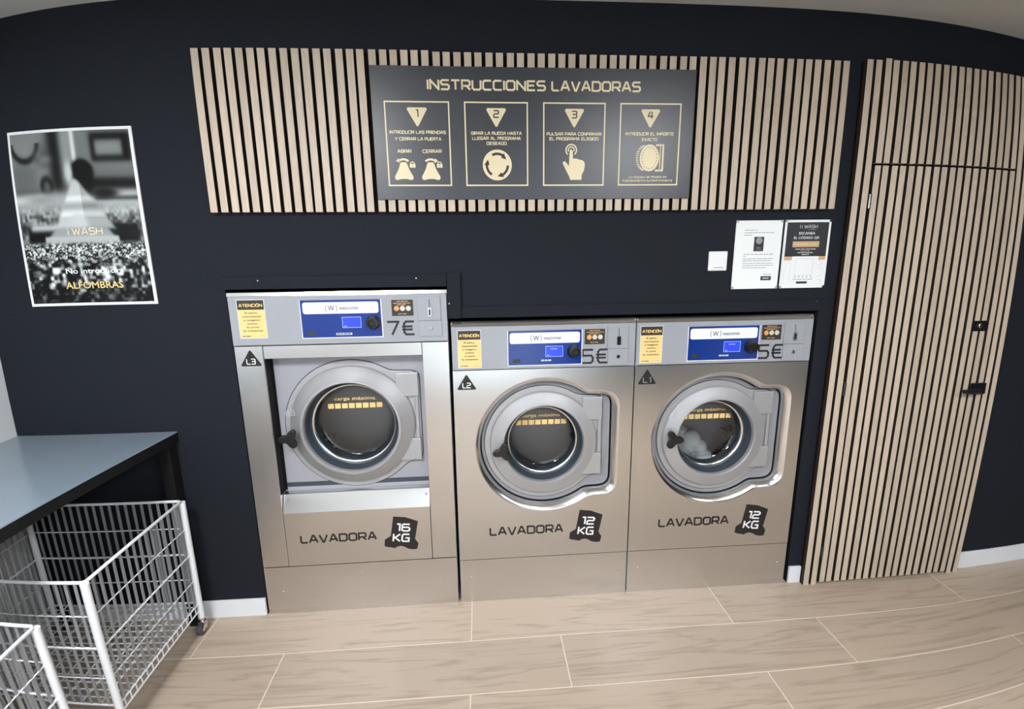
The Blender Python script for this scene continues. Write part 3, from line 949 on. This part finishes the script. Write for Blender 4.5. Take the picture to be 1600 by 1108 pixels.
def coin_unit(root, x0, x1, zb, zm, zt, bright):
    m = M['console']
    o = MB().rrect(x0, x1, zm + .001, zt, .003, -.006, .002, m).build('coin_acceptor', root, bevel=.0012)
    b = MB()
    cx = (x0 + x1) / 2 + .003
    b.strokes([[(cx - .001, zt - .012), (cx + .001, zt - .045)]], .0028, -.0066, M['ink'])
    b.rrect(cx - .0085, cx + .0085, zm + .018, zm + .056, .003, -.010, -.006, M['chrome'])
    b.rect(cx - .0032, cx + .0032, zm + .024, zm + .048, -.0106, M['black'])
    b.build('coin_slot', o)
    o = MB().rrect(x0 + .003, x1 + .002, zb, zm - .001, .003, -.0045, .002, m).build('coin_box_door', root, bevel=.0012)
    MB().lathe(cx, (zb + zm) / 2 + .003, [(.009, -.0045), (.009, -.008), (.0075, -.010), (.0001, -.010)], M['chrome'], 20).rect(cx - .0012, cx + .0012, (zb + zm) / 2 - .002, (zb + zm) / 2 + .008, -.0106, M['black']).build('lock', o)

def console_items(root, ax, z, price, big):
    """stickers, control panel and coin unit; ax = dict of x limits, z = z of the console's foot"""
    y = VY
    # attention sticker
    x0, x1 = ax['stick']
    h0, h1 = z + ax['sz'][0], z + ax['sz'][1]
    b = MB().rect(x0 - .003, x1 + .003, h0 - .003, h1 + .003, y, M['pale_print'])
    b.rect(x0, x1, h0, h1, y - .0004, M['yellow'])
    hd = h1 - .039
    b.rect(x0, x1, hd, h1, y - .0008, M['brown'])
    b.text('ATENCI\u00d3N', (x0 + x1) / 2, hd + .0125, .0105, .0027, y - .0012, M['yellow'], align='C', width=(x1 - x0) * .86)
    for k, (s_, wd) in enumerate((('El jab\u00f3n,', .50), ('suavizante', .70), ('y ox\u00edgeno', .62), ('activo', .40), ('lo pone', .46), ('la m\u00e1quina', .74))):
        b.type(s_, (x0 + x1) / 2, hd - .0165 - k * .0148, .0078, y - .0012, M['brown'], align='C', width=(x1 - x0) * wd)
    words(b, x0 + .008, x0 + .04, h0 + .006, .0028, y - .0012, M['brown'], 1)
    words(b, x1 - .03, x1 - .008, h0 + .006, .0020, y - .0012, M['tan'], 2)
    lab(b.build('attention_sticker', root), 'yellow attention sticker')
    # control panel
    x0, x1 = ax['blue']
    p0, p1 = z + ax['bz'][0], z + ax['bz'][1]
    o = MB().rect(x0 - .003, x1 + .004, p0 - .004, p1, -.0012, M['white'], .002).rrect(x0, x1, p0, p1, .002, -.002, .002, M['blue']).build('control_panel', root)
    lab(o, 'blue control panel')
    L0, L1 = ax['white']
    b = MB().rrect(L0, L1, p1 - .057, p1 - .009, .010, -.0026, None, M['white'])
    cxl = (L0 + L1) / 2 - .012
    zc = p1 - .034
    b.type('W', cxl - .040, zc - .010, .022, -.003, M['navy'], width=.027)
    b.arc(cxl - .0265, zc, .022, .0245, 215, 145, -.003, M['navy'], 8)
    b.arc(cxl - .0265, zc, .022, .0245, 35, -35, -.003, M['navy'], 8)
    b.type('wascomat', cxl + .006, zc - .0065, .0155, -.003, M['navy'], width=.078)
    b.build('brand_label', o)
    q0, q1, r0, r1 = ax['lcd']
    b = MB().rect(q0, q1, z + r0, z + r1, -.0026, M['lcd'])
    b.frame(q0 - .002, q1 + .002, z + r0 - .002, z + r1 + .002, .0018, -.0028, M['lcd_line'])
    b.rect(q0 + .006, q0 + .016, z + r0 + .004, z + r0 + .0065, -.0029, M['lcd_line'])
    if not big:
        b.rect(q0 + .02, q0 + .05, z + r1 - .012, z + r1 - .0095, -.0029, M['lcd_line'])
    b.build('display', o)
    kx, kz = ax['knob'][0], z + ax['knob'][1]
    kn = MB().lathe(kx, kz, [(.030, -.002), (.0295, -.012), (.026, -.017), (.0245, -.028), (.022, -.033), (.0155, -.034), (.013, -.030), (.0001, -.0295)], M['black'], 40)
    kn.build('knob', o, smooth=35)
    b = MB().rect(x0 + .019, x0 + .053, p0 + .011, p0 + .029, -.0026, M['ink'])
    b.build('card_port', o)
    b = MB()
    mx = (x0 + x1) / 2 + .005
    if big: b.rect(mx - .032, mx + .034, p0 + .009, p0 + .018, -.0026, M['pale_print']); words(b, mx - .028, mx + .03, p0 + .0115, .004, -.003, M['blue'], 4)
    else: words(b, mx - .022, mx + .022, p0 + .016, .007, -.0026, M['pale_print'], 7)
    b.build('model_lettering', o)
    # coin sticker
    c0, c1 = ax['coin']
    k0, k1 = z + ax['cz'][0], z + ax['cz'][1]
    b = MB().rect(c0, c1, k0, k1, y, M['brown'])
    words(b, c0 + .022, c1 - .022, k1 - .008, .003, y - .0004, M['tan'], 9)
    words(b, c0 + .008, c1 - .006, k1 - .0155, .003, y - .0004, M['tan'], 10)
    words(b, c0 + .022, c1 - .024, k1 - .0225, .003, y - .0004, M['tan'], 12)
    for i, mm in enumerate((M['orange'], M['coin_silver'], M['coin_silver'])):
        b.disc((c0 + c1) / 2 + (i - 1) * .0245, k0 + .0315, .0108, y - .0004, mm, 20)
    words(b, c0 + .026, c1 - .026, k0 + .007, .003, y - .0004, M['tan'], 11)
    lab(b.build('coin_sticker', root), 'dark sticker showing three coins')
    coin_unit(root, *ax['plate'], not big)
    e0, e1, f0, f1 = ax['eur']
    b = MB().text(price + '\u20ac', e0, z + f0, f1 - f0, .0088, y, M['black_vinyl'], width=e1 - e0)
    lab(b.build('price_lettering', root), 'black price lettering reading ' + price + '\u20ac')

def number_sticker(root, cx, zt, name, dim=False):
    h, w2 = .068, .041
    pts = [(-w2 + .003, -h), (w2 - .003, -h), (w2, -h + .005), (.004, -.003), (0, 0), (-.004, -.003), (-w2, -h + .005)]
    b = MB().poly([(cx + x, zt + z) for x, z in pts], VY, None, M['black_vinyl'])
    b.text(name, cx, zt - h + .009, .0215, .0036, VY - .0006, M['grey_print'] if dim else M['white'], align='C', width=.034)
    lab(b.build('number_sticker', root), 'black triangle reading ' + name)

def door(root, cx, cz, R, rin, yb, yf, hang, hx, hz0, hz1):
    """porthole door with hinge block on the right, glass bowl, gasket and capacity sticker"""
    s = M['silver']
    # bezel plate behind the ring
    def outl(rr, xr, za, zb, rc):
        pts = []
        for i in range(120):
            a = 2 * PI * i / 120
            c, sn = math.cos(a), math.sin(a)
            r = rr
            if c > 0:
                lim = xr / c
                if sn > 1e-6: lim = min(lim, zb / sn)
                if sn < -1e-6: lim = min(lim, za / sn)
                r = max(r, lim)
            pts.append([c * r, sn * r])
        P_ = pts
        for _ in range(2):
            P_ = [[(P_[i - 1][k] + 2 * P_[i][k] + P_[(i + 1) % 120][k]) / 4 for k in (0, 1)] for i in range(120)]
        return [(cx + a, cz + b_) for a, b_ in P_]
    def annulus(o_, y0, y1, m):
        b_ = MB(); n_ = len(o_); q = []
        for x, z in o_:
            l = math.hypot(x - cx, z - cz)
            q.append((cx + (x - cx) / l * (R - .02), cz + (z - cz) / l * (R - .02)))
        b_.add([(x, y0, z) for x, z in o_] + [(x, y0, z) for x, z in q] + [(x, y1, z) for x, z in o_],
               [(i, (i + 1) % n_, n_ + (i + 1) % n_, n_ + i) for i in range(n_)] + [(i, 2 * n_ + i, 2 * n_ + (i + 1) % n_, (i + 1) % n_) for i in range(n_)], m)
        return b_
    annulus(outl(R + .0265, hx - cx + .003, hz0 - cz - .003, hz1 - cz + .003, .01), yb, yb + .003, M['seam']).build('door_seal', root)
    be = annulus(outl(R + .0235, hx - cx, hz0 - cz, hz1 - cz, .01), yb - .004, yb + .003, s)
    d = MB()
    d.lathe(cx, cz, [(R, yb + .002), (R, yb - .010), (R - .002, yb - .015), (R - .006, yb - .019), ((R + rin) / 2, (yb + yf) / 2 - .0085), (rin + .012, yf + .001), (rin + .004, yf), (rin, yf + .006), (rin - .0015, yf + .022)], s, 96)
    o = d.build('door', root, smooth=28)
    be.build('bezel', o, bevel=.002)
    b = MB()
    zc = (hz0 + hz1) / 2
    x0 = cx + R * .72
    b.rrect(x0, hx - .004, hz1 - .115, hz1 - .006, .004, yb - .020, yb, s)
    b.rrect(x0, hx - .004, hz0 + .006, hz0 + .110, .004, yb - .020, yb, s)
    b.box(hx - .022, hx - .008, yb - .016, yb, hz0 + .11, hz1 - .11, s)
    b.build('hinge', o, bevel=.003)
    MB().lathe(cx, cz, [(rin - .001, yf + .020), (rin - .006, yf + .040), (rin - .010, yf + .065), (rin - .024, yf + .075), (rin - .030, yf + .082), (rin - .034, yf + .105)], M['gasket'], 80).build('gasket', o, smooth=40)
    rg = rin - .022
    MB().lathe(cx, cz, [(rg + .002, yf + .066), (rg - .004, yf + .074), (rg - .011, yf + .086), (rg - .016, yf + .096), (rg - .024, yf + .102), (rg - .036, yf + .104), (.0005, yf + .104)], M['glass'], 80).build('glass', o, smooth=60)
    MB().lathe(cx, cz, [(rg + .004, yf + .0655), (rg + .002, yf + .062), (rg - .004, yf + .0635), (rg - .006, yf + .068)], M['steel_bright'], 80).build('glass_rim', o, smooth=60)
    b = MB()
    yg = yf + .1025
    for i in range(8):
        b.rect(cx - .123 + i * .0312, cx - .123 + i * .0312 + .0258, cz + .062, cz + .086, yg, M['yellow'])
    b.type('carga m\u00e1xima', cx - .002, cz + .101, .0165, yg, M['yellow'], align='C', width=.185)
    lab(b.build('capacity_sticker', o), 'yellow squares with the words carga m\u00e1xima')
    hxx, hzz, rot = hang
    handle(o, hxx, hzz, yf, rot)
    b = MB()
    ex, ez = hxx + .004, hzz + .098
    for k, dx in enumerate((-.010, .012)):
        b.arc(ex + dx, ez + .016 + k * .004, .005, .0068, 200, -20, yf - .0008 + .004, M['emboss'], 8)
        b.frame(ex + dx - .008, ex + dx + .008, ez - .004 + k * .004, ez + .012 + k * .004, .0018, yf - .0008 + .004, M['emboss'])
    b.build('lock_symbols', o)
    # drum behind the glass
    dr = MB()
    dr.lathe(cx, cz, [(rin + .02, yf + .115), (rin + .06, yf + .122), (rin + .062, yf + .36), (rin + .04, yf + .385), (rin + .01, yf + .372), (rin - .02, yf + .392), (.130, yf + .372), (.105, yf + .39), (.07, yf + .35), (.045, yf + .345), (.0005, yf + .34)], M['drum'], 64)
    for k in range(3):
        a = math.radians(100 + 120 * k)
        c, sn = math.cos(a), math.sin(a)
        Rr = rin + .06
        vs = []
        for yy in (yf + .15, yf + .37):
            for da, rr in ((-.16, Rr), (0, Rr - .06), (.16, Rr)):
                vs.append((cx + rr * math.cos(a + da), yy, cz + rr * math.sin(a + da)))
        dr.add(vs, [(0, 1, 4, 3), (1, 2, 5, 4), (0, 2, 1), (3, 4, 5)], M['drum'])
    dr.build('drum', root, smooth=40)
    return o

def plate_with_hole(b, x0, x1, z0, z1, hole, y, m):
    bm = bmesh.new()
    ring = []
    n = 12
    edge = [(x0, z0), (x1, z0), (x1, z1), (x0, z1)]
    ov = [bm.verts.new((x, y, z)) for x, z in edge]
    hv = [bm.verts.new((x, y, z)) for x, z in hole]
    es = [bm.edges.new((ov[i], ov[(i + 1) % 4])) for i in range(4)]
    es += [bm.edges.new((hv[i], hv[(i + 1) % len(hv)])) for i in range(len(hv))]
    bmesh.ops.triangle_fill(bm, use_beauty=True, use_dissolve=False, edges=es, normal=(0, -1, 0))
    bm.normal_update()
    bm.verts.index_update()
    vs = [v.co[:] for v in bm.verts]
    fs = [tuple(v.index for v in (f.verts if f.normal.y < 0 else reversed(f.verts))) for f in bm.faces]
    bm.free()
    b.add(vs, fs, m)

def porthole_outline(cx, cz, R, xr, hz, rc, n=180, inset=0.0):
    pts = []
    R -= inset; xr -= inset; hz -= inset
    rc = max(rc - inset, .01)
    for i in range(n):
        a = 2 * PI * i / n
        c, sn = math.cos(a), math.sin(a)
        r = R
        if c > 0:
            lim = min(xr / c, hz / abs(sn) if abs(sn) > 1e-6 else 9)
            # rounded corner
            qx, qz = xr - rc, hz - rc
            px, pz = lim * c, lim * abs(sn)
            if px > qx and pz > qz:
                B = -(c * qx + abs(sn) * qz); C_ = qx * qx + qz * qz - rc * rc
                lim = -B + math.sqrt(max(B * B - C_, 0))
            r = max(R, lim)
        pts.append((c * r, sn * r))
    for _ in range(3):
        pts = [((pts[i - 1][0] + 2 * pts[i][0] + pts[(i + 1) % n][0]) / 4, (pts[i - 1][1] + 2 * pts[i][1] + pts[(i + 1) % n][1]) / 4) for i in range(n)]
    return [(cx + a, cz + b) for a, b in pts]

def kick(root, w, h, screws):
    o = MB().box(.002, w - .002, .0, .02, .0, h - .0015, M['steel']).build('kick_plate', root)
    for sx, sz in screws:
        MB().lathe(sx, sz, [(.006, .001), (.0052, -.002), (.003, -.0032), (.0001, -.0034)], M['chrome'], 14).build('screw', o)

# large machine -------------------------------------------------------
def large_machine():
    w = .890
    x_ = .0838
    root = thing('washing_machine', 'large stainless 16 kg washing machine, price 7\u20ac, beside the wire trolleys', 'washing machine', (x_, -.005, 0))
    zk, zp, zt = .245, 1.287, 1.507
    b = MB()
    b.box(.001, w - .001, .30, .68, .01, zt - .004, M['grey_paint'])            # cabinet
    b.box(.001, .006, .004, .30, .01, zt - .004, M['grey_paint'])
    b.box(w - .006, w - .001, .004, .30, .01, zt - .004, M['grey_paint'])
    b.build('cabinet', root)
    kick(root, w, zk, [(.442, .197), (.803, .108), (.077, .117), (.442, .028)])
    for x0, x1 in ((0, .1165), (.7745, w)):
        MB().box(x0 + .0012, x1 - .0012, 0, .075, zk + .001, zp - .002, M['steel']).build('side_post', root, bevel=.0015, seg=1)
    MB().box(.117, .774, 0, .075, 1.229, zp - .002, M['steel']).build('top_rail', root, bevel=.0015, seg=1)
    MB().box(.1165, .1172, .010, .0635, .60, 1.229, M['matte']).box(.1172, .124, .0625, .0635, .60, 1.229, M['matte']).build('recess_shade_strip', root)  # black strips added for the shade on the recess's left side
    # lower front sheet with its sloping upper edge
    b = MB()
    sx0, sx1 = .1175, .7735
    zs, zr = .513, .592
    b.add([(sx0, .001, zk + .001), (sx1, .001, zk + .001), (sx1, .001, zs), (sx0, .001, zs), (sx1, .030, zr), (sx0, .030, zr), (sx1, .062, zr + .002), (sx0, .062, zr + .002)],
          [(0, 1, 2, 3), (3, 2, 4, 5), (5, 4, 6, 7)], M['steel'])
    o = b.build('front_sheet', root)
    for q in ((.139, .567), (.758, .567)):
        k = (q[1] - zs) / (zr - zs)
        MB().lathe(q[0], q[1], [(.006, .001 + .029 * k), (.005, -.002 + .029 * k), (.0001, -.003 + .029 * k)], M['chrome'], 14).build('screw', o)
    # recessed grey front behind the door
    cx, cz = .447, .905
    b = MB()
    hole = [(cx + .225 * math.cos(2 * PI * i / 64), cz + .225 * math.sin(2 * PI * i / 64)) for i in range(64)]
    plate_with_hole(b, .1165, .7745, .56, 1.232, hole, .064, M['grey_paint'])
    b.box(.117, .774, .0635, .0655, .612, .634, M['gasket'])  # dark band standing in for the shade at the recess's foot
    b.build('inner_front', root)
    door(root, cx, cz, .275, .205, .0625, .004, (.190, .876, 0.0 + PI), .748, .722, 1.148)
    # console
    b = MB().box(.0015, w - .0015, -.003, .10, zp + .001, 1.4915, M['console'])
    b.build('console', root, bevel=.0025)
    b = MB()
    b.add([(0, -.003, 1.4925), (w, -.003, 1.4925), (w, .0015, zt), (0, .0015, zt), (w, .30, zt), (0, .30, zt)], [(0, 1, 2, 3), (3, 2, 4, 5)], M['steel_bright'])
    b.build('top_cap', root)
    ax = dict(stick=(.038, .143), sz=(.034, .190), blue=(.2875, .6135), bz=(.029, .1855), white=(.2965, .6045), lcd=(.454, .5275, .070, .112), knob=(.580, .089),
              coin=(.6585, .7480), cz=(.1135, .181), plate=(.765, .862, .024, .0915, .193), eur=(.637, .747, .034, .089))
    rt = bpy.data.objects.new('front', None)
    bpy.data.objects.remove(rt)
    ax2 = dict(ax)
    pl = ax['plate']
    ax2['plate'] = (pl[0], pl[1], zp + pl[2], zp + pl[3], zp + pl[4])
    SH = [] 
    before = set(root.children)
    console_items(root, ax2, zp, '7', True)
    number_sticker(root, .0635, 1.268, 'L3')
    b = MB().text('LAVADORA', .183, .3625, .034, .0076, VY + .001, M['black_vinyl'], width=.337)
    b.build('name_lettering', root)
    b = MB()
    bag_icon(b, .5575, .302, '16', VY + .001)
    lab(b.build('weight_sticker', root), 'black bag shaped sticker reading 16 KG')
    for ch in root.children:
        if ch not in before and ch.name.split('.')[0] in ('attention_sticker', 'control_panel', 'coin_sticker', 'coin_acceptor', 'coin_box_door', 'price_lettering'):
            ch.location.y = -.003
    return root
large_machine()

# small machine -------------------------------------------------------
def small_machine(x_, num, label, price, h_rot, hpos, dim, xs):
    w = .812
    root = thing('washing_machine', label, 'washing machine', (x_, -.005, 0), '12 kg washing machines')
    zk, zp, zt = .2255, 1.1545, 1.369
    b = MB()
    b.box(.001, w - .001, .30, .68, .01, zt - .004, M['grey_paint'])
    b.box(.001, .006, .004, .30, .01, zt - .004, M['grey_paint'])
    b.box(w - .006, w - .001, .004, .30, .01, zt - .004, M['grey_paint'])
    b.build('cabinet', root)
    kick(root, w, zk, [(.055, .135), (.77, .120)])
    # pressed steel front with the porthole recess
    cx, cz = .412, .789
    rings = [(0, 0), (.002, .0004), (.005, .002), (.0205, .0150), (.0240, .024), (.0245, .044)]
    b = MB()
    loops = [porthole_outline(cx, cz, .324, .338, .257, .070, inset=i) for i, _ in rings]
    plate_with_hole(b, .001, w - .001, zk + .001, zp - .002, loops[0], 0.0, M['steel'])
    n = len(loops[0])
    b.add([(.001, 0, zk + .001), (w - .001, 0, zk + .001), (w - .001, 0, zp - .002), (.001, 0, zp - .002), (.001, .03, zk + .001), (w - .001, .03, zk + .001), (w - .001, .03, zp - .002), (.001, .03, zp - .002)],
          [(0, 4, 5, 1), (1, 5, 6, 2), (2, 6, 7, 3), (3, 7, 4, 0)], M['steel'])
    front = b.build('front_sheet', root)
    b = MB()
    vs = []; fs = []
    for (ins, dep), L_ in zip(rings, loops):
        vs += [(x, dep, z) for x, z in L_]
    for k in range(len(rings) - 1):
        for i in range(n):
            j = (i + 1) % n
            fs.append((k * n + j, k * n + i, (k + 1) * n + i, (k + 1) * n + j))
    b.add(vs, fs, M['steel_bright'])
    gl = [[(x, dp, z) for x, z in porthole_outline(cx, cz, .324, .338, .257, .070, inset=i_)] for i_, dp in ((.0245, .044), (.0247, .064), (.042, .0645))]
    b.add(gl[0] + gl[1] + gl[2], [(k * n + (i + 1) % n, k * n + i, (k + 1) * n + i, (k + 1) * n + (i + 1) % n) for k in (0, 1) for i in range(n)], M['seam'])  # gap behind the rim coloured dark for the shadow in it
    lab(b.build('porthole_rim', front, smooth=50), 'bright rolled rim')
    dx, dz = .4065, .790
    b = MB()
    hole = [(dx + .200 * math.cos(2 * PI * i / 64), dz + .200 * math.sin(2 * PI * i / 64)) for i in range(64)]
    po_ = porthole_outline(cx, cz, .324, .338, .257, .070, n=180, inset=.0315)
    pr = [(dx + .200 * math.cos(2 * PI * i / 180), dz + .200 * math.sin(2 * PI * i / 180)) for i in range(180)]
    po2 = porthole_outline(cx, cz, .324, .338, .257, .070, n=180, inset=.0285)
    b.add([(x, .046, z) for x, z in po_] + [(x, .046, z) for x, z in pr] + [(x, .050, z) for x, z in po2] + [(x, .064, z) for x, z in po2],
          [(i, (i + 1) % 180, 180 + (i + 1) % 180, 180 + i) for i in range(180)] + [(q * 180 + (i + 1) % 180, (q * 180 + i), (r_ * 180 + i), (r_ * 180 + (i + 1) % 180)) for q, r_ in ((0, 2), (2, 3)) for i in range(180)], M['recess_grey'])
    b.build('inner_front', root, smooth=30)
    door(root, dx, dz, .2500, .1845, .0450, .008, (hpos[0], hpos[1], h_rot), .682, .622, 1.012)
    b = MB().box(.0015, w - .0015, -.003, .10, zp + .001, 1.3475, M['console'])
    b.build('console', root, bevel=.0025)
    b = MB()
    b.add([(0, -.003, 1.3485), (w, -.003, 1.3485), (w, .012, zt), (0, .012, zt), (w, .30, zt), (0, .30, zt)], [(0, 1, 2, 3), (3, 2, 4, 5)], M['steel'])
    b.build('top_cap', root)
    s = xs
    ax = dict(stick=(.029 + s, .126 + s), sz=(.013, .176), blue=(.246 + s, .569 + s), bz=(.0175, .1705), white=(.2525 + s, .561 + s), lcd=(.4115 + s, .4845 + s, .0545, .0985), knob=(.5345 + s, .0755),
              coin=(.5825 + s, .6725 + s), cz=(.1035, .171), plate=(.6845 + s, .777 + s, zp + .005, zp + .081, zp + .183), eur=(.575 + s, .6855 + s, .0195, .0785))
    before = set(root.children)
    console_items(root, ax, zp, price, False)
    for ch in root.children:
        if ch not in before and ch.name.split('.')[0] in ('attention_sticker', 'control_panel', 'coin_sticker', 'coin_acceptor', 'coin_box_door', 'price_lettering'):
            ch.location.y = -.003
    number_sticker(root, .060 + s * .3, 1.1345, num, dim)
    b = MB().text('LAVADORA', .149, .3505, .036, .0078, VY, M['black_vinyl'], width=.344)
    b.build('name_lettering', root)
    b = MB()
    bag_icon(b, .5275 + (.006 if s else 0), .289 - (.013 if s else 0), '12', VY)
    lab(b.build('weight_sticker', root), 'black bag shaped sticker reading 12 KG')
    return root
small_machine(.985, 'L2', 'stainless 12 kg washing machine between two others, black triangle reading L2', '5', PI + .15, (.213, .772), False, 0.0)
small_machine(1.800, 'L1', 'stainless 12 kg washing machine with white suds inside, beside the slatted door', '5', -.05, (.192, .800), True, -.010)

# suds and laundry tumbling behind the third machine's glass
b = MB()
rf = random.Random(5)
cx, cz, cy = 1.800 + .4065, .790, .125
for k in range(60):
    a = math.radians(rf.uniform(160, 300)); r = .215 * math.sqrt(rf.random())
    x, z = cx - .035 + r * math.cos(a) * .85, cz - .06 + r * math.sin(a) * .62
    rr = rf.uniform(.022, .05)
    if math.hypot(x - cx, z - cz) + rr > .235: continue
    bm = bmesh.new()
    bmesh.ops.create_icosphere(bm, subdivisions=2, radius=rr)
    for v in bm.verts:
        v.co *= 1 + rf.uniform(-.10, .10)
    yy = cy + .042 + rf.uniform(0, .07)
    vs = [(v.co.x + x, v.co.y * .8 + yy, v.co.z + z) for v in bm.verts]
    fs = [tuple(v.index for v in f_.verts) for f_ in bm.faces]
    bm.free()
    b.add(vs, fs, M['foam'])
o = b.build('laundry_suds', smooth=80)
tag(o, 'white suds and laundry behind the round glass of the L1 machine', 'suds')
o['kind'] = 'stuff'
